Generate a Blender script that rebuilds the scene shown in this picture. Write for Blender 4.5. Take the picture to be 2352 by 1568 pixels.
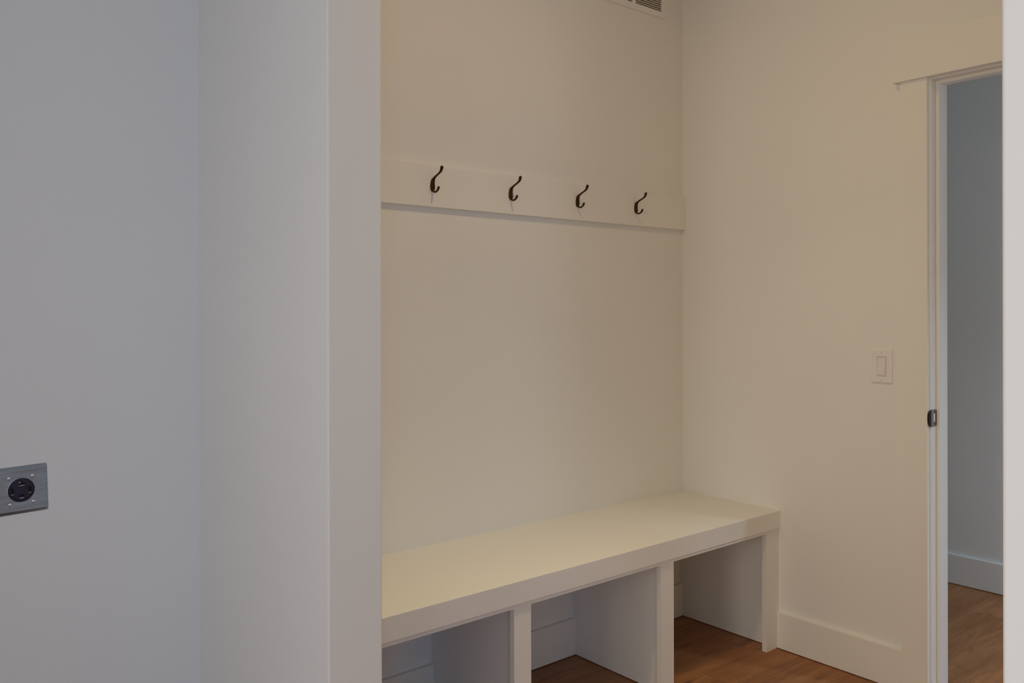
import bpy, bmesh, math, random
from mathutils import Vector, Matrix

# ------------------------------------------------------------------ clean
for o in list(bpy.data.objects):
    bpy.data.objects.remove(o, do_unlink=True)
scene = bpy.context.scene
C = scene.collection

# ------------------------------------------------------------------ measures (metres; camera foot at the origin)
CAM_H = 1.32
XR, YB = 2.9044, 2.3397            # right wall face, back wall face
CEIL = 2.86
YP = 1.5855                        # end of the partition stub
XPL, XPR = 0.8216, 0.9506          # partition faces
XH = 4.2266                        # far wall of the hall
XL, YF = -2.3, -2.4                # laundry room limits
WT = 0.117                         # wall thickness

# ------------------------------------------------------------------ camera
F_PX = 1937.376
cam_d = bpy.data.cameras.new('camera')
cam_d.sensor_width = 36.0
cam_d.sensor_fit = 'HORIZONTAL'
cam_d.lens = 36.0 * F_PX / 2352.0
cam_d.shift_y = -(784.0 - 710.476) / 2352.0
cam_d.clip_start = 0.02
cam = bpy.data.objects.new('camera', cam_d)
C.objects.link(cam)
yaw = math.radians(39.7081)
cam.matrix_world = (Matrix.Translation((0, 0, CAM_H)) @ Matrix.Rotation(-yaw, 4, 'Z')
                    @ Matrix.Rotation(math.pi / 2, 4, 'X') @ Matrix.Rotation(math.radians(-0.1005), 4, 'Z'))
scene.camera = cam

# ------------------------------------------------------------------ world, lamps, exposure
w = bpy.data.worlds.new('world')
scene.world = w
w.use_nodes = True
w.node_tree.nodes['Background'].inputs[0].default_value = (0.5, 0.6, 0.8, 1)
w.node_tree.nodes['Background'].inputs[1].default_value = 0.0
vs = scene.view_settings
vs.view_transform = 'Standard'
vs.look = 'None'
vs.exposure = 0.0
vs.gamma = 1.0
vs.use_curve_mapping = False


def area(name, loc, rot, power, col, sx, sy=None, shape='RECTANGLE', spread=180):
    d = bpy.data.lights.new(name, 'AREA')
    d.shape = shape
    d.size = sx
    if sy:
        d.size_y = sy
    d.energy = power
    d.color = col
    d.spread = math.radians(spread)
    o = bpy.data.objects.new(name, d)
    o.location = loc
    o.rotation_euler = rot
    C.objects.link(o)
    return o


# warm ceiling lamp of the mudroom (out of frame), plus added narrower beams for more light downwards
area('mudroom_ceiling_lamp', (1.67, 1.36, 2.83), (0, 0, 0), 4.309, (1.000, 0.658, 0.289), 0.15, shape='DISK')
area('mudroom_lamp_wide_beam', (1.67, 1.36, 2.82), (0, 0, 0), 1.680, (1.000, 0.821, 0.482), 0.15, shape='DISK', spread=95)
area('mudroom_lamp_narrow_beam', (1.67, 1.36, 2.815), (0, 0, 0), 1.500, (1.000, 0.800, 0.500), 0.15, shape='DISK', spread=70)
# added soft fill at the unseen front end of the mudroom, no real door
area('mudroom_front_fill', (1.95, YF + 0.02, 1.3), (math.radians(90), 0, 0), 6.300, (1.000, 0.767, 0.451), 1.7, 2.2)
# daylight from the laundry window behind the camera, then added side fills
area('laundry_window_daylight', (-1.35, YF + 0.02, 1.45), (math.radians(90), 0, 0), 25.500, (0.312, 0.576, 0.970), 1.0, 1.2)
area('laundry_side_fill', (XL + 0.02, -1.1, 1.3), (math.radians(90), 0, math.radians(-90)), 7.800, (1.000, 0.860, 0.690), 1.0, 1.6)  # added fill that brightens the near wall end, no real window
area('laundry_broad_fill', (XL + 0.025, -0.2, 1.3), (math.radians(90), 0, math.radians(-90)), 7.800, (1.000, 0.865, 0.690), 2.2, 2.2)  # added broad soft fill along the side wall, no real glazing
area('laundry_narrow_fill', (XL + 0.02, 0.3, 1.2), (math.radians(90), 0, math.radians(-90)), 6.400, (1.000, 0.890, 0.760), 0.8, 1.6, spread=80)  # added narrow fill through the wall opening, not an actual doorway
# cool light in the hall behind the door
area('hall_downlight', (3.6, -0.6, 2.83), (0, 0, 0), 29.400, (0.604, 0.792, 1.000), 0.15, shape='DISK', spread=110)

# ------------------------------------------------------------------ materials


def new_mat(name):
    m = bpy.data.materials.new(name)
    m.use_nodes = True
    return m, m.node_tree.nodes, m.node_tree.links, m.node_tree.nodes['Principled BSDF']


def painted(name, col, rough=0.6, scale=260.0, bump=0.05, vary=0.02):
    m, n, l, p = new_mat(name)
    tc = n.new('ShaderNodeTexCoord')
    nz = n.new('ShaderNodeTexNoise')
    nz.inputs['Scale'].default_value = scale
    nz.inputs['Detail'].default_value = 3
    l.new(tc.outputs['Object'], nz.inputs['Vector'])
    big = n.new('ShaderNodeTexNoise')
    big.inputs['Scale'].default_value = 1.7
    l.new(tc.outputs['Object'], big.inputs['Vector'])
    mix = n.new('ShaderNodeMix')
    mix.data_type = 'RGBA'
    l.new(big.outputs['Fac'], mix.inputs['Factor'])
    mix.inputs[6].default_value = (*[c * (1 - vary) for c in col], 1)
    mix.inputs[7].default_value = (*[min(1, c * (1 + vary)) for c in col], 1)
    l.new(mix.outputs[2], p.inputs['Base Color'])
    b = n.new('ShaderNodeBump')
    b.inputs['Strength'].default_value = bump
    b.inputs['Distance'].default_value = 0.0006
    l.new(nz.outputs['Fac'], b.inputs['Height'])
    l.new(b.outputs['Normal'], p.inputs['Normal'])
    p.inputs['Roughness'].default_value = rough
    p.inputs['Specular IOR Level'].default_value = 0.3
    return m


M_WALL = painted('wall_paint', (0.868, 0.866, 0.842), 0.7)
M_CEIL = painted('ceiling_paint', (0.88, 0.87, 0.86), 0.85)
M_TRIM = painted('trim_paint', (0.87, 0.862, 0.83), 0.42, 90, 0.03, 0.01)
M_PLASTIC = painted('white_plastic', (0.88, 0.85, 0.84), 0.32, 60, 0.0, 0.0)
M_PLASTIC2 = painted('ivory_plastic', (0.86, 0.82, 0.79), 0.32, 60, 0.0, 0.0)
M_GAP = painted('shadow_gap', (0.50, 0.46, 0.42), 0.8, 60, 0.0, 0.0)
M_DUCT = painted('duct_interior', (0.26, 0.20, 0.16), 0.8, 60, 0.0, 0.05)


def metal(name, col, rough, brushed=False, metallic=1.0):
    m, n, l, p = new_mat(name)
    p.inputs['Metallic'].default_value = metallic
    tc = n.new('ShaderNodeTexCoord')
    mp = n.new('ShaderNodeMapping')
    mp.inputs['Scale'].default_value = (10, 10, 70) if brushed else (90, 90, 90)
    nz = n.new('ShaderNodeTexNoise')
    nz.inputs['Scale'].default_value = 1.5
    nz.inputs['Detail'].default_value = 4
    l.new(tc.outputs['Object'], mp.inputs['Vector'])
    l.new(mp.outputs['Vector'], nz.inputs['Vector'])
    cr = n.new('ShaderNodeValToRGB')
    cr.color_ramp.elements[0].position = 0.3
    cr.color_ramp.elements[1].position = 0.75
    cr.color_ramp.elements[0].color = (*[c * 0.75 for c in col], 1)
    cr.color_ramp.elements[1].color = (*[min(1, c * 1.15) for c in col], 1)
    l.new(nz.outputs['Fac'], cr.inputs['Fac'])
    l.new(cr.outputs['Color'], p.inputs['Base Color'])
    mr = n.new('ShaderNodeMapRange')
    mr.inputs['To Min'].default_value = rough * 0.8
    mr.inputs['To Max'].default_value = min(1, rough * 1.3)
    l.new(nz.outputs['Fac'], mr.inputs['Value'])
    l.new(mr.outputs['Result'], p.inputs['Roughness'])
    return m


M_BRONZE = metal('oil_rubbed_bronze', (0.060, 0.025, 0.005), 0.28, metallic=0.75)
M_STEEL = metal('galvanised_steel', (0.38, 0.44, 0.52), 0.40, brushed=True)
M_CHROME = metal('bright_screw_steel', (0.80, 0.80, 0.85), 0.18)
M_DARKSTEEL = metal('dark_bronze_strike', (0.30, 0.26, 0.23), 0.32)
M_DARKLIP = metal('dark_bronze_lip', (0.035, 0.015, 0.02), 0.3, metallic=0.6)
M_BAKELITE = painted('dark_receptacle_plastic', (0.024, 0.022, 0.045), 0.25, 60, 0.0, 0.0)
M_SLOT = painted('slot_black', (0.003, 0.003, 0.003), 0.7, 60, 0.0, 0.0)
M_CONTACT = metal('slot_contact_metal', (0.45, 0.42, 0.38), 0.4)


def wood_floor():
    m, n, l, p = new_mat('plank_wood')
    tc = n.new('ShaderNodeTexCoord')
    geo = n.new('ShaderNodeNewGeometry')
    # every plank shifts the grain pattern along itself
    comb = n.new('ShaderNodeCombineXYZ')
    mul = n.new('ShaderNodeMath'); mul.operation = 'MULTIPLY'; mul.inputs[1].default_value = 37.0
    l.new(geo.outputs['Random Per Island'], mul.inputs[0])
    l.new(mul.outputs[0], comb.inputs['X']); l.new(mul.outputs[0], comb.inputs['Y'])
    add = n.new('ShaderNodeVectorMath'); add.operation = 'ADD'
    l.new(tc.outputs['Object'], add.inputs[0]); l.new(comb.outputs[0], add.inputs[1])

    def noise(sc, scale, det, dist=0.0):
        mp = n.new('ShaderNodeMapping'); mp.inputs['Scale'].default_value = sc
        nz = n.new('ShaderNodeTexNoise'); nz.inputs['Scale'].default_value = scale
        nz.inputs['Detail'].default_value = det; nz.inputs['Distortion'].default_value = dist
        l.new(add.outputs[0], mp.inputs['Vector']); l.new(mp.outputs['Vector'], nz.inputs['Vector'])
        return nz
    g1 = noise((1.0, 9.0, 1), 2.2, 6, 0.9)
    g2 = noise((3.0, 90.0, 1), 3.0, 3)
    g3 = noise((1.6, 3.2, 1), 2.0, 2, 0.4)
    ramp = n.new('ShaderNodeValToRGB')
    e = ramp.color_ramp.elements
    e[0].position = 0.28; e[0].color = (0.255, 0.100, 0.032, 1)
    e[1].position = 0.72; e[1].color = (0.44, 0.200, 0.078, 1)
    mid = ramp.color_ramp.elements.new(0.5); mid.color = (0.335, 0.140, 0.047, 1)
    l.new(g1.outputs['Fac'], ramp.inputs['Fac'])
    # fine pores
    m1 = n.new('ShaderNodeMix'); m1.data_type = 'RGBA'; m1.blend_type = 'MULTIPLY'
    r2 = n.new('ShaderNodeValToRGB'); r2.color_ramp.elements[0].position = 0.35; r2.color_ramp.elements[1].position = 0.6
    r2.color_ramp.elements[0].color = (0.80, 0.77, 0.74, 1); r2.color_ramp.elements[1].color = (1.04, 1.04, 1.04, 1)
    l.new(g2.outputs['Fac'], r2.inputs['Fac'])
    m1.inputs['Factor'].default_value = 1.0
    l.new(ramp.outputs['Color'], m1.inputs[6]); l.new(r2.outputs['Color'], m1.inputs[7])
    # per plank tone
    m2 = n.new('ShaderNodeMix'); m2.data_type = 'RGBA'; m2.blend_type = 'MULTIPLY'; m2.inputs['Factor'].default_value = 1.0
    r3 = n.new('ShaderNodeValToRGB')
    r3.color_ramp.elements[0].color = (0.88, 0.86, 0.84, 1); r3.color_ramp.elements[1].color = (1.12, 1.10, 1.06, 1)
    l.new(geo.outputs['Random Per Island'], r3.inputs['Fac'])
    l.new(m1.outputs[2], m2.inputs[6]); l.new(r3.outputs['Color'], m2.inputs[7])
    # knots
    vo = n.new('ShaderNodeTexVoronoi'); vo.inputs['Scale'].default_value = 2.6
    mpv = n.new('ShaderNodeMapping'); mpv.inputs['Scale'].default_value = (0.9, 2.0, 1)
    wob = n.new('ShaderNodeMix'); wob.data_type = 'RGBA'; wob.inputs['Factor'].default_value = 0.05
    l.new(add.outputs[0], mpv.inputs['Vector'])
    l.new(mpv.outputs['Vector'], wob.inputs[6]); l.new(g2.outputs['Color'], wob.inputs[7])
    l.new(wob.outputs[2], vo.inputs['Vector'])
    rk = n.new('ShaderNodeValToRGB')
    rk.color_ramp.elements[0].position = 0.015; rk.color_ramp.elements[0].color = (0.30, 0.25, 0.22, 1)
    rk.color_ramp.elements[1].position = 0.085; rk.color_ramp.elements[1].color = (1, 1, 1, 1)
    l.new(vo.outputs['Distance'], rk.inputs['Fac'])
    m3 = n.new('ShaderNodeMix'); m3.data_type = 'RGBA'; m3.blend_type = 'MULTIPLY'; m3.inputs['Factor'].default_value = 0.9
    l.new(m2.outputs[2], m3.inputs[6]); l.new(rk.outputs['Color'], m3.inputs[7])
    l.new(m3.outputs[2], p.inputs['Base Color'])
    mr = n.new('ShaderNodeMapRange'); mr.inputs['To Min'].default_value = 0.38; mr.inputs['To Max'].default_value = 0.6
    l.new(g3.outputs['Fac'], mr.inputs['Value']); l.new(mr.outputs['Result'], p.inputs['Roughness'])
    b = n.new('ShaderNodeBump'); b.inputs['Strength'].default_value = 0.12; b.inputs['Distance'].default_value = 0.001
    l.new(g2.outputs['Fac'], b.inputs['Height']); l.new(b.outputs['Normal'], p.inputs['Normal'])
    return m


M_FLOOR = wood_floor()

# ------------------------------------------------------------------ helpers


def box(bm, x0, x1, y0, y1, z0, z1, bev=0.0, seg=2):
    r = bmesh.ops.create_cube(bm, size=1.0)
    vv = r['verts']
    for v in vv:
        v.co = Vector((x0 + (v.co.x + .5) * (x1 - x0), y0 + (v.co.y + .5) * (y1 - y0), z0 + (v.co.z + .5) * (z1 - z0)))
    if bev > 0:
        es = list({e for v in vv for e in v.link_edges})
        bmesh.ops.bevel(bm, geom=es, offset=bev, segments=seg, profile=0.7, affect='EDGES')


def obj(name, bm, mat, parent=None, smooth=False):
    bmesh.ops.recalc_face_normals(bm, faces=bm.faces)
    me = bpy.data.meshes.new(name)
    bm.to_mesh(me)
    bm.free()
    me.materials.append(mat)
    if smooth:
        for p in me.polygons:
            p.use_smooth = True
    o = bpy.data.objects.new(name, me)
    C.objects.link(o)
    if parent:
        o.parent = parent
        o.matrix_parent_inverse = Matrix.Translation(-Vector(parent.location))
    return o


def boxes(name, lst, mat, parent=None, bev=0.0):
    bm = bmesh.new()
    for b in lst:
        box(bm, *b, bev=bev)
    return obj(name, bm, mat, parent)


def tag(o, label, cat, group=None, kind=None):
    o['label'] = label
    o['category'] = cat
    if group:
        o['group'] = group
    if kind:
        o['kind'] = kind
    return o


def empty(name, loc):
    o = bpy.data.objects.new(name, None)
    o.empty_display_size = 0.05
    o.location = loc
    C.objects.link(o)
    return o


def prism(bm, outline, a, b, axis):
    """extrude a 2-D outline along axis ('x','y','z') from a to b"""
    def P(u, v, t):
        return {'x': (t, u, v), 'y': (u, t, v), 'z': (u, v, t)}[axis]
    A = [bm.verts.new(P(u, v, a)) for u, v in outline]
    B = [bm.verts.new(P(u, v, b)) for u, v in outline]
    n = len(outline)
    bm.faces.new(A)
    bm.faces.new(B[::-1])
    for i in range(n):
        bm.faces.new((A[i], B[i], B[(i + 1) % n], A[(i + 1) % n]))


# ------------------------------------------------------------------ shell
T = 0.12
tag(boxes('wall_back', [(XPR, XR + WT, YB, YB + T, 0, CEIL)], M_WALL),
    'cream painted wall behind the coat hooks and the bench', 'wall', kind='structure')
tag(boxes('wall_left', [(XL - T, XPL, YB, YB + T, 0, CEIL)], M_WALL),
    'pale blue-grey lit wall that carries the steel outlet', 'wall', kind='structure')
# partition stub between laundry and mudroom: closes the back walls, rounded corner bead
bm = bmesh.new()
box(bm, XPL, XPR, YP, YB + T, 0, CEIL)
es = [e for e in bm.edges if all(abs(v.co.y - YP) < 1e-6 for v in e.verts) and abs(e.verts[0].co.x - e.verts[1].co.x) < 1e-6]
bmesh.ops.bevel(bm, geom=es, offset=0.004, segments=4, profile=0.5, affect='EDGES')
tag(obj('wall_partition', bm, M_WALL), 'white painted partition wall end beside the bench alcove', 'wall', kind='structure')
# other side of the plain drywall opening, near the camera
YN = 0.3020
bm = bmesh.new()
box(bm, XPL, XPR, YF, YN, 0, CEIL)
es = [e for e in bm.edges if all(abs(v.co.y - YN) < 1e-6 for v in e.verts) and abs(e.verts[0].co.x - e.verts[1].co.x) < 1e-6]
bmesh.ops.bevel(bm, geom=es, offset=0.004, segments=4, profile=0.5, affect='EDGES')
tag(obj('wall_near', bm, M_WALL), 'bright near wall end cutting off the view of the doorway', 'wall', kind='structure')
# right wall with the door opening
JY1 = 1.2853                      # jamb face (the seen side)
JY0 = JY1 - 0.80
JT = 0.019
DH = 2.0935                       # head jamb underside
tag(boxes('wall_right', [(XR, XR + WT, JY1 + JT, YB + T, 0, CEIL),
                         (XR, XR + WT, YF, JY0 - JT, 0, CEIL),
                         (XR, XR + WT, JY0 - JT, JY1 + JT, DH + JT, CEIL)], M_WALL),
    'cream painted wall with the light switch and the doorway', 'wall', kind='structure')
tag(boxes('wall_hall', [(XH, XH + T, YF, YB + T, 0, CEIL)], M_WALL),
    'dim grey-green wall of the hall seen through the doorway', 'wall', kind='structure')
tag(boxes('wall_front', [(XL - T, XH + T, YF - T, YF, 0, CEIL)], M_WALL),
    'painted wall behind the camera', 'wall', kind='structure')
tag(boxes('wall_side', [(XL - T, XL, YF, YB, 0, CEIL)], M_WALL),
    'painted far side wall of the laundry room', 'wall', kind='structure')
tag(boxes('wall_rear', [(XR + WT, XH + T, YB, YB + T, 0, CEIL)], M_WALL),
    'painted end wall of the hall', 'wall', kind='structure')
tag(boxes('ceiling', [(XL - T, XH + T, YF - T, YB + T, CEIL, CEIL + 0.1)], M_CEIL),
    'white ceiling over the rooms', 'ceiling', kind='structure')

# plank floor: every plank an island of the one floor mesh
random.seed(11)
PW, PY0, GAP = 0.16867, 1.2359, 0.00035
bm = bmesh.new()
k0 = int(math.floor((YF - T - PY0) / PW))
k1 = int(math.ceil((YB + T - PY0) / PW))
fixed = {3: 2.4856, 6: 1.999, 4: 0.9, 5: 3.5, 0: 1.35, 1: 3.9}
for k in range(k0, k1):
    y0, y1 = PY0 + k * PW, PY0 + (k + 1) * PW
    y0, y1 = max(y0, YF - T), min(y1, YB + T)
    xj = fixed.get(k, XL + random.uniform(0.2, 1.9))
    L = 1.9
    xs = []
    x = xj
    while x > XL - T:
        x -= L
    x += L
    while x < XH + T:
        xs.append(x)
        x += L
    pts = [XL - T] + [q for q in xs if XL - T + .05 < q < XH + T - .05] + [XH + T]
    for a, b in zip(pts[:-1], pts[1:]):
        bev = 0.0010
        g = GAP
        z0, z1 = -0.014, 0.0
        v = [bm.verts.new(c) for c in ((a + g, y0 + g, z0), (b - g, y0 + g, z0), (b - g, y1 - g, z0), (a + g, y1 - g, z0),
                                       (a + g, y0 + g, z1 - bev * .6), (b - g, y0 + g, z1 - bev * .6), (b - g, y1 - g, z1 - bev * .6), (a + g, y1 - g, z1 - bev * .6),
                                       (a + g + bev, y0 + g + bev, z1), (b - g - bev, y0 + g + bev, z1), (b - g - bev, y1 - g - bev, z1), (a + g + bev, y1 - g - bev, z1))]
        for f in ((0, 1, 5, 4), (1, 2, 6, 5), (2, 3, 7, 6), (3, 0, 4, 7), (4, 5, 9, 8), (5, 6, 10, 9), (6, 7, 11, 10), (7, 4, 8, 11), (8, 9, 10, 11), (3, 2, 1, 0)):
            bm.faces.new([v[i] for i in f])
box(bm, XL - T, XH + T, YF - T, YB + T, -0.06, -0.0145)
tag(obj('floor', bm, M_FLOOR), 'warm brown wide plank wood floor', 'floor', kind='structure')

# ------------------------------------------------------------------ baseboards (tiny gap above the planks, as in the photo)
BH, BT, BG = 0.1411, 0.015, 0.003
SB = 1.8698                        # front plane of the bench face frame


def baseboard(name, x0, x1, y0, y1, label, bev=0.0015):
    o = boxes(name, [(x0, x1, y0, y1, BG, BH)], M_TRIM, bev=bev)
    return tag(o, label, 'baseboard', kind='structure')


baseboard('baseboard_right', XR - BT, XR, 1.3798, SB - 0.0005, 'white baseboard between the bench and the door casing')
baseboard('baseboard_hall', XH - BT, XH, YF, YB, 'white baseboard along the dim hall wall')
baseboard('baseboard_left', XL, XPL, YB - BT, YB, 'white baseboard of the laundry wall')
baseboard('baseboard_partition', XPL - BT, XPL, YP, YB - BT, 'white baseboard along the partition wall')

# ------------------------------------------------------------------ storage bench
FASZ0, SEATZ = 0.4692, 0.5352
FY = 1.8618                       # front of the seat edge
bench = tag(empty('storage_bench', ((XPR + XR) / 2, 2.1, 0)),
            'white built-in mudroom bench with open shoe cubbies below', 'bench')
# seat slab with a deep front edge (one L-shaped profile)
bm = bmesh.new()
prism(bm, [(FY, FASZ0), (FY + .019, FASZ0), (FY + .019, SEATZ - .019), (YB, SEATZ - .019), (YB, SEATZ), (FY, SEATZ)], XPR, XR, 'x')
es = [e for e in bm.edges if all(abs(v.co.y - FY) < 1e-6 for v in e.verts) and abs(e.verts[0].co.x - e.verts[1].co.x) > 1]
bmesh.ops.bevel(bm, geom=es, offset=0.0012, segments=2, profile=0.5, affect='EDGES')
obj('seat', bm, M_TRIM, bench)
RZ = 0.4557                        # lower edge of the top rail of the face frame
boxes('top_rail', [(XPR, XR, SB, SB + .019, RZ, FASZ0 + 0.03)], M_TRIM, bench)
for a, b in ((XPR, 0.995), (1.5587, 1.6235), (2.2047, 2.2706), (2.8208, XR)):
    boxes('stile', [(a, b, SB - .0003, SB + .0193, 0.0005, FASZ0)], M_TRIM, bench, bev=0.0006)
PB = 0.003
for a, b in ((XPR, XPR + .018), (1.5908, 1.6098), (2.2436, 2.2626), (2.8835, XR)):
    boxes('divider_panel', [(a, b, SB + .0193, YB, PB, SEATZ - .019)], M_TRIM, bench)
# back baseboard is seen inside the cubbies
segs = [(XPR + .018, 1.5908), (1.6098, 2.2436), (2.2626, 2.8835)]
baseboard_back = boxes('baseboard_back', [(a, b, YB - BT, YB, BG, BH) for a, b in segs], M_TRIM, bev=0.0012)
tag(baseboard_back, 'white baseboard on the back wall inside the bench cubbies', 'baseboard', kind='structure')

# ------------------------------------------------------------------ hook rail
TR = 0.0170
YR = YB - TR
rail = boxes('hook_rail', [(XPR, XR, YR, YB, 1.6614, 1.7998)], M_TRIM, bev=0.001)
tag(rail, 'long white painted board on the back wall carrying four coat hooks', 'coat rail')

# ------------------------------------------------------------------ coat hooks


def tube(bm, pts, nseg=16):
    """pts: (p, z, rx, rn) with p the distance off the rail; round-ended tube with elliptic section"""
    import itertools
    # resample with Catmull-Rom
    P = [Vector((0, -p, z)) for p, z, _, _ in pts]
    R = [(a, b) for _, _, a, b in pts]
    fine, fr = [], []
    for i in range(len(P) - 1):
        p0 = P[max(i - 1, 0)]; p1 = P[i]; p2 = P[i + 1]; p3 = P[min(i + 2, len(P) - 1)]
        for s in range(6):
            t = s / 6
            fine.append(0.5 * ((2 * p1) + (-p0 + p2) * t + (2 * p0 - 5 * p1 + 4 * p2 - p3) * t * t + (-p0 + 3 * p1 - 3 * p2 + p3) * t ** 3))
            st = t * t * (3 - 2 * t)
            fr.append((R[i][0] * (1 - st) + R[i + 1][0] * st, R[i][1] * (1 - st) + R[i + 1][1] * st))
    fine.append(P[-1]); fr.append(R[-1])
    # rounded end cap past the last point
    d = (fine[-1] - fine[-2]).normalized()
    rr = fr[-1]
    base = fine[-1].copy()
    for a in (25, 48, 68, 84):
        a = math.radians(a)
        fine.append(base + d * rr[1] * math.sin(a)); fr.append((rr[0] * math.cos(a), rr[1] * math.cos(a)))
    rings = []
    for i, c in enumerate(fine):
        t = (fine[min(i + 1, len(fine) - 1)] - fine[max(i - 1, 0)]).normalized()
        nrm = Vector((1, 0, 0)).cross(t).normalized()
        ring = []
        for k in range(nseg):
            a = 2 * math.pi * k / nseg
            ring.append(bm.verts.new(c + Vector((1, 0, 0)) * (math.cos(a) * fr[i][0]) + nrm * (math.sin(a) * fr[i][1])))
        rings.append(ring)
    for A, B in zip(rings[:-1], rings[1:]):
        for k in range(nseg):
            bm.faces.new((A[k], A[(k + 1) % nseg], B[(k + 1) % nseg], B[k]))
    bm.faces.new(rings[0]); bm.faces.new(rings[-1][::-1])


def ellipsoid(bm, cx, cy, cz, rx, ry, rz, half=True, power=1.0):
    r = bmesh.ops.create_uvsphere(bm, u_segments=28, v_segments=16, radius=1.0)
    for v in r['verts']:
        x, y, z = v.co
        v.co = Vector((cx + x * rx * (1 - 0.26 * z), cy + min(y, 0.0) * ry, cz + z * rz))
    bmesh.ops.remove_doubles(bm, verts=r['verts'], dist=1e-6)


def make_hook():
    root = empty('coat_hook', (0, 0, 0))
    bm = bmesh.new()
    ellipsoid(bm, 0, 0, 0.0008, 0.0090, 0.0078, 0.0225)
    obj('back_plate', bm, M_BRONZE, root, True)
    Z0 = 1.732
    bm = bmesh.new()
    tube(bm, [(0.0030, 1.732 - Z0, .0074, .0040), (0.0035, 1.7440 - Z0, .0068, .0042), (0.0080, 1.7525 - Z0, .0054, .0040), (0.0180, 1.7588 - Z0, .0042, .0033),
              (0.0345, 1.7655 - Z0, .0038, .0030), (0.0450, 1.7705 - Z0, .0043, .0036), (0.0512, 1.7765 - Z0, .0048, .0043), (0.0545, 1.7850 - Z0, .0055, .0053)])
    obj('upper_prong', bm, M_BRONZE, root, True)
    bm = bmesh.new()
    tube(bm, [(0.0035, 1.727 - Z0, .0060, .0034), (0.0025, 1.7195 - Z0, .0056, .0034), (0.0060, 1.7118 - Z0, .0048, .0034), (0.0155, 1.7078 - Z0, .0040, .0031),
              (0.0255, 1.7100 - Z0, .0036, .0031), (0.0330, 1.7160 - Z0, .0040, .0038), (0.0355, 1.7210 - Z0, .0043, .0042)])
    obj('lower_prong', bm, M_BRONZE, root, True)
    for z, p in ((0.0125, 0.0062), (-0.0105, 0.0068)):
        bm = bmesh.new()
        bmesh.ops.create_uvsphere(bm, u_segments=12, v_segments=8, radius=0.0026)
        for v in bm.verts:
            v.co = Vector((v.co.x + 0.0035, v.co.y * 0.6 - p, v.co.z + z))
        obj('screw', bm, M_BRONZE, root, True)
    return root


def copy_thing(root):
    r = root.copy()
    C.objects.link(r)
    for ch in root.children:
        c = ch.copy()
        C.objects.link(c)
        c.parent = r
    return r


hook = make_hook()
spots = [(1.5835, 'bronze two-prong coat hook nearest the partition wall on the white rail'),
         (1.9195, 'bronze two-prong coat hook, second from the partition wall on the white rail'),
         (2.2505, 'bronze two-prong coat hook, second from the room corner on the white rail'),
         (2.5805, 'bronze two-prong coat hook nearest the room corner on the white rail')]
for i, (x, lab) in enumerate(spots):
    o = hook if i == 0 else copy_thing(hook)
    o.location = (x * 1.002, YR, 1.7328)
    tag(o, lab, 'coat hook', 'coat hooks along the white wall rail')
for o in list(bpy.data.objects):
    if o.parent and o.parent.name.startswith('coat_hook'):
        o.matrix_parent_inverse = Matrix.Identity(4)

# ------------------------------------------------------------------ return air vent high on the back wall
VX1, VZ0 = 2.7850, 2.5475
VX0, VZ1 = 2.2136, 2.7605
vent = tag(empty('wall_vent', ((VX0 + VX1) / 2, YB, VZ0)), 'white louvred air return grille high on the wall near the corner', 'vent')
gx1, gz0, gz1 = 2.7611, 2.5735, 2.7335
SW, BAR = 0.162, 0.0185
cols = [(gx1 - SW - i * (SW + BAR), gx1 - i * (SW + BAR)) for i in range(3)]
fr = [(VX0, VX1, YB - .007, YB, VZ0, gz0), (VX0, VX1, YB - .007, YB, gz1, VZ1), (gx1, VX1, YB - .007, YB, gz0, gz1), (VX0, cols[2][0], YB - .007, YB, gz0, gz1)]
fr += [(cols[i + 1][1], cols[i][0], YB - .007, YB, gz0, gz1) for i in range(2)]
boxes('frame', fr, M_TRIM, vent)
boxes('backing', [(cols[2][0], gx1, YB - .0012, YB - .0002, gz0, gz1)], M_DUCT, vent)
for a, b in cols:
    bm = bmesh.new()
    z = gz0 + 0.0052
    while z < gz1 - 0.002:
        prism(bm, [(YB - .0072, z), (YB - .0062, z - .0006), (YB - .0014, z + .0046), (YB - .0024, z + .0056)], a, b, 'x')
        z += 0.00905
    obj('louver_panel', bm, M_TRIM, vent)

# ------------------------------------------------------------------ doorway
door = tag(empty('door_1', (XR, (JY0 + JY1) / 2, 0)), 'cased white doorway into the dim hall', 'doorway', kind='structure')
CT = 0.019
XC = XR - CT
boxes('casing', [(XC, XR, 1.2905, 1.3798, 0.001, 2.0974)], M_TRIM, door, bev=0.0008)
boxes('casing', [(XC, XR, JY0 - .0945, JY0 - .005, 0.001, 2.0974)], M_TRIM, door, bev=0.0008)
boxes('head_casing', [(XR - .033, XR, JY0 - .120, 1.4012, 2.0974, 2.2480)], M_TRIM, door, bev=0.0008)
XJ = XR + WT
boxes('jamb', [(XR, XJ, JY1, JY1 + JT, 0.001, DH)], M_TRIM, door, bev=0.0008)
boxes('jamb', [(XR, XJ, JY0 - JT, JY0, 0.001, DH)], M_TRIM, door, bev=0.0008)
boxes('head_jamb', [(XR, XJ, JY0 - JT, JY1 + JT, DH, DH + JT)], M_TRIM, door, bev=0.0008)
SX0, SX1, ST = XR + .0365, XR + .0715, 0.011
boxes('door_stop', [(SX0, SX1, JY1 - ST, JY1, 0.001, DH - ST), (SX0, SX1, JY0, JY0 + ST, 0.001, DH - ST), (SX0, SX1, JY0, JY1, DH - ST, DH)],
      M_TRIM, door, bev=0.0008)
# hall side casing
boxes('hall_casing', [(XJ, XJ + CT, JY1 + .005, JY1 + .0945, 0.001, 2.0996), (XJ, XJ + CT, JY0 - .0945, JY0 - .005, 0.001, 2.0996),
                      (XJ, XJ + .025, JY0 - .12, JY1 + .12, 2.0996, 2.2506)], M_TRIM, door)
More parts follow.
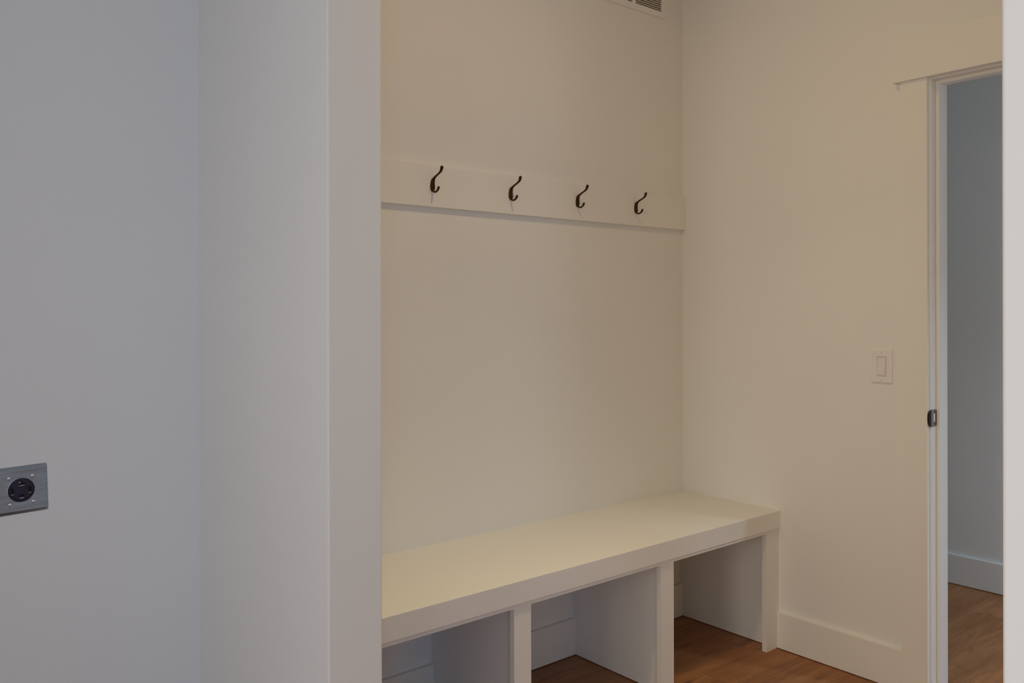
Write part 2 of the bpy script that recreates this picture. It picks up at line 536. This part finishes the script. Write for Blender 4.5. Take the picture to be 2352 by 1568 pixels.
# strike plate let into the jamb
sz0, sz1 = 0.9212, 0.9795
sx0, sx1 = XR - 0.0015, XR + 0.0345
bm = bmesh.new()
y0, y1 = JY1 - 0.0016, JY1 + 0.0004
hx0, hx1, hz0, hz1 = XR + .014, XR + .0295, 0.9375, 0.9655
r_ = 0.004
for (a, b, c, d) in ((sx0, hx0, sz0, sz1), (hx1, sx1, sz0 + r_ * .6, sz1 - r_ * .6), (hx0, hx1, sz0, hz0), (hx0, hx1, hz1, sz1)):
    box(bm, a, b, y0, y1, c, d)
strike = obj('strike_plate', bm, M_DARKSTEEL, door)
strike['label'] = 'dark bronze strike plate'
boxes('latch_opening', [(hx0, hx1 - .0012, JY1 - .0003, JY1 + .0002, hz0 + .0005, hz1 - .0005)], M_PLASTIC2, strike)
boxes('plate_edge', [(sx1 - .0012, sx1 + .0009, y0 - .0006, y1, sz0 + .004, sz1 - .004)], M_DARKLIP, strike)
# curved lip reaching over the edge of the jamb towards the room
bm = bmesh.new()
N = 14
prev = None
for i in range(N + 1):
    t = i / N
    x = sx0 - t * 0.0165
    y = JY1 - 0.0016 + 0.0062 * t * t
    half = 0.0291 * math.sqrt(max(0.0, 1 - (t * 0.97) ** 2.2))
    zc = (sz0 + sz1) / 2
    ring = [bm.verts.new((x, y, zc - half)), bm.verts.new((x, y, zc + half)), bm.verts.new((x, y + .0014, zc + half)), bm.verts.new((x, y + .0014, zc - half))]
    if prev:
        for k in range(4):
            bm.faces.new((prev[k], prev[(k + 1) % 4], ring[(k + 1) % 4], ring[k]))
    else:
        bm.faces.new(ring)
    prev = ring
bm.faces.new(prev[::-1])
obj('lip', bm, M_DARKLIP, strike)
for z in (sz0 + .0085, sz1 - .0085):
    bm = bmesh.new()
    bmesh.ops.create_uvsphere(bm, u_segments=12, v_segments=8, radius=0.0040)
    for v in bm.verts:
        v.co = Vector((v.co.x + XR + .0225, v.co.y * 0.25 + JY1 - 0.0016, v.co.z + z))
    obj('screw', bm, M_DARKLIP, strike, True)

# ------------------------------------------------------------------ light switch
sy0, sy1, wz0, wz1 = 1.4167, 1.4925, 1.0575, 1.1780
sc = (sy0 + sy1) / 2
sw = tag(empty('light_switch', (XR, sc, (wz0 + wz1) / 2)), 'white rocker light switch on the wall left of the doorway casing', 'light switch')


def bevel_plate(bm, cx, cz, hw, hh, t, b, plane, face, hole=None):
    """plate with sloping rim; plane 'x' (lies on a wall facing -x) or 'y'; optional rectangular hole (hw2, hh2)"""
    def P(u, v, d):
        return (face - d, u, v) if plane == 'x' else (u, face - d, v)
    loops = []
    for (a, c, d) in ((hw, hh, 0.0), (hw, hh, 0.0012), (hw - b * .35, hh - b * .35, t * .75), (hw - b, hh - b, t)):
        loops.append([bm.verts.new(P(cx + sx * a, cz + sz * c, d)) for sx, sz in ((-1, -1), (1, -1), (1, 1), (-1, 1))])
    if hole:
        for d in (t, 0.0):
            loops.append([bm.verts.new(P(cx + sx * hole[0], cz + sz * hole[1], d)) for sx, sz in ((-1, -1), (1, -1), (1, 1), (-1, 1))])
    for A, B in zip(loops[:-1], loops[1:]):
        for k in range(4):
            bm.faces.new((A[k], A[(k + 1) % 4], B[(k + 1) % 4], B[k]))
    if not hole:
        bm.faces.new(loops[-1])


bm = bmesh.new()
wzc = (wz0 + wz1) / 2
bevel_plate(bm, sc, wzc, (sy1 - sy0) / 2, (wz1 - wz0) / 2, 0.0062, 0.006, 'x', XR, (0.0172, 0.0345))
obj('cover_plate', bm, M_PLASTIC, sw)
boxes('switch_body', [(XR - .0028, XR - .0002, sc - .0172, sc + .0172, wzc - .0345, wzc + .0345)], M_GAP, sw)
rk = boxes('switch_frame', [(XR - .0072, XR - .0025, sc - .0163, sc - .0138, wzc - .0335, wzc + .0335), (XR - .0072, XR - .0025, sc + .0138, sc + .0163, wzc - .0335, wzc + .0335),
                            (XR - .0072, XR - .0025, sc - .0138, sc + .0138, wzc + .0308, wzc + .0335), (XR - .0072, XR - .0025, sc - .0138, sc + .0138, wzc - .0335, wzc - .0308)], M_PLASTIC, sw)
bm = bmesh.new()
prism(bm, [(XR - .0028, wzc - .0303), (XR - .0088, wzc - .0303), (XR - .0072, wzc), (XR - .0060, wzc + .0303), (XR - .0028, wzc + .0303)], sc - .0133, sc + .0133, 'y')
obj('rocker', bm, M_PLASTIC2, sw)
for z in (wz0 + .0108, wz1 - .0108):
    bm = bmesh.new()
    bmesh.ops.create_uvsphere(bm, u_segments=14, v_segments=8, radius=0.0030)
    for v in bm.verts:
        v.co = Vector((v.co.x * 0.3 + XR - .0062, v.co.y + sc, v.co.z + z))
    s = obj('screw', bm, M_PLASTIC, sw, True)
    boxes('screw_slot', [(XR - .0074, XR - .0066, sc - .0006, sc + .0006, z - .0024, z + .0024)], M_GAP, s)

# ------------------------------------------------------------------ steel dryer outlet on the laundry wall
OCX, OCZ, OH = 0.3910, 0.8845, 0.0577
outlet = tag(empty('power_outlet', (OCX, YB, OCZ)), 'round black four-slot power outlet in a square steel cover plate', 'power outlet')
bm = bmesh.new()
# plate: square rim with a round hole
RH = 0.0283


def ring_pts(n, f, d):
    return [bm.verts.new((OCX + f(2 * math.pi * i / n)[0], YB - d, OCZ + f(2 * math.pi * i / n)[1])) for i in range(n)]


def sq(h, rc):
    def f(a):
        c, s = math.cos(a), math.sin(a)
        k = h / max(abs(c), abs(s))
        x, z = c * k, s * k
        # soften the corners a little
        m = min(abs(x), abs(z))
        if m > h - rc:
            e = (m - (h - rc)) / rc
            x -= math.copysign(rc * .3 * e * e, x)
            z -= math.copysign(rc * .3 * e * e, z)
        return x, z
    return f


def circ(r):
    return lambda a: (math.cos(a) * r, math.sin(a) * r)


n = 96
loops = [ring_pts(n, sq(OH, .003), 0.0), ring_pts(n, sq(OH, .003), 0.0008), ring_pts(n, sq(OH - .0082, .0010), 0.0058), ring_pts(n, sq(OH - .0088, .0010), 0.0058),
         ring_pts(n, circ(RH + .0016), 0.0052), ring_pts(n, circ(RH + .0006), 0.0056), ring_pts(n, circ(RH), 0.0048), ring_pts(n, circ(RH), 0.0006)]
for A, B in zip(loops[:-1], loops[1:]):
    for k in range(n):
        bm.faces.new((A[k], A[(k + 1) % n], B[(k + 1) % n], B[k]))
obj('cover_plate', bm, M_STEEL, outlet)
bm = bmesh.new()
n = 64
la = []
for r, d in ((RH - .0003, 0.0004), (RH - .0003, 0.0020), (RH - .0014, 0.0030), (RH - .006, 0.0034)):
    la.append(ring_pts(n, circ(r), d))
for A, B in zip(la[:-1], la[1:]):
    for k in range(n):
        bm.faces.new((A[k], A[(k + 1) % n], B[(k + 1) % n], B[k]))
bm.faces.new(la[-1])
rec = obj('receptacle', bm, M_BAKELITE, outlet)
fy0, fy1 = YB - .0038, YB - .0033
# slots: two upright blades, an L at the top, a D at the bottom
for cx in (-0.0188, 0.0182):
    boxes('contact_slot', [(OCX + cx - .0034, OCX + cx + .0034, fy0, fy1, OCZ - .0085, OCZ + .0065)], M_SLOT, rec)
    boxes('slot_contact', [(OCX + cx - .0030, OCX + cx + .0030, fy0 - .0004, fy0, OCZ - .0098, OCZ - .0080)], M_CONTACT, rec)
boxes('contact_slot', [(OCX - .0050, OCX + .0078, fy0, fy1, OCZ + .0112, OCZ + .0165), (OCX - .0050, OCX + .0020, fy0, fy1, OCZ + .0165, OCZ + .0215)], M_SLOT, rec)
boxes('slot_contact', [(OCX - .0045, OCX + .0074, fy0 - .0004, fy0, OCZ + .0098, OCZ + .0116)], M_CONTACT, rec)
boxes('slot_contact', [(OCX - .0045, OCX - .0010, fy0 - .0004, fy0, OCZ + .0170, OCZ + .0200)], M_CONTACT, rec)
bm = bmesh.new()
out = [(OCX + .0060 * math.cos(a), OCZ - .0185 + .0085 * math.sin(a)) for a in [math.pi * i / 14 for i in range(15)]]
prism(bm, out, fy0, fy1, 'y')
obj('ground_slot', bm, M_SLOT, rec)
boxes('slot_contact', [(OCX - .0050, OCX + .0050, fy0 - .0004, fy0, OCZ - .0205, OCZ - .0182)], M_CONTACT, rec)
for sx in (-.0252, .0252):
    for sz in (-.0316, .0316):
        bm = bmesh.new()
        bmesh.ops.create_uvsphere(bm, u_segments=16, v_segments=10, radius=0.0041)
        for v in bm.verts:
            v.co = Vector((v.co.x + OCX + sx, v.co.y * 0.5 + YB - .0058, v.co.z + OCZ + sz))
        obj('screw', bm, M_CHROME, outlet, True)
outlet.rotation_euler = (0, math.radians(-1.8), 0)
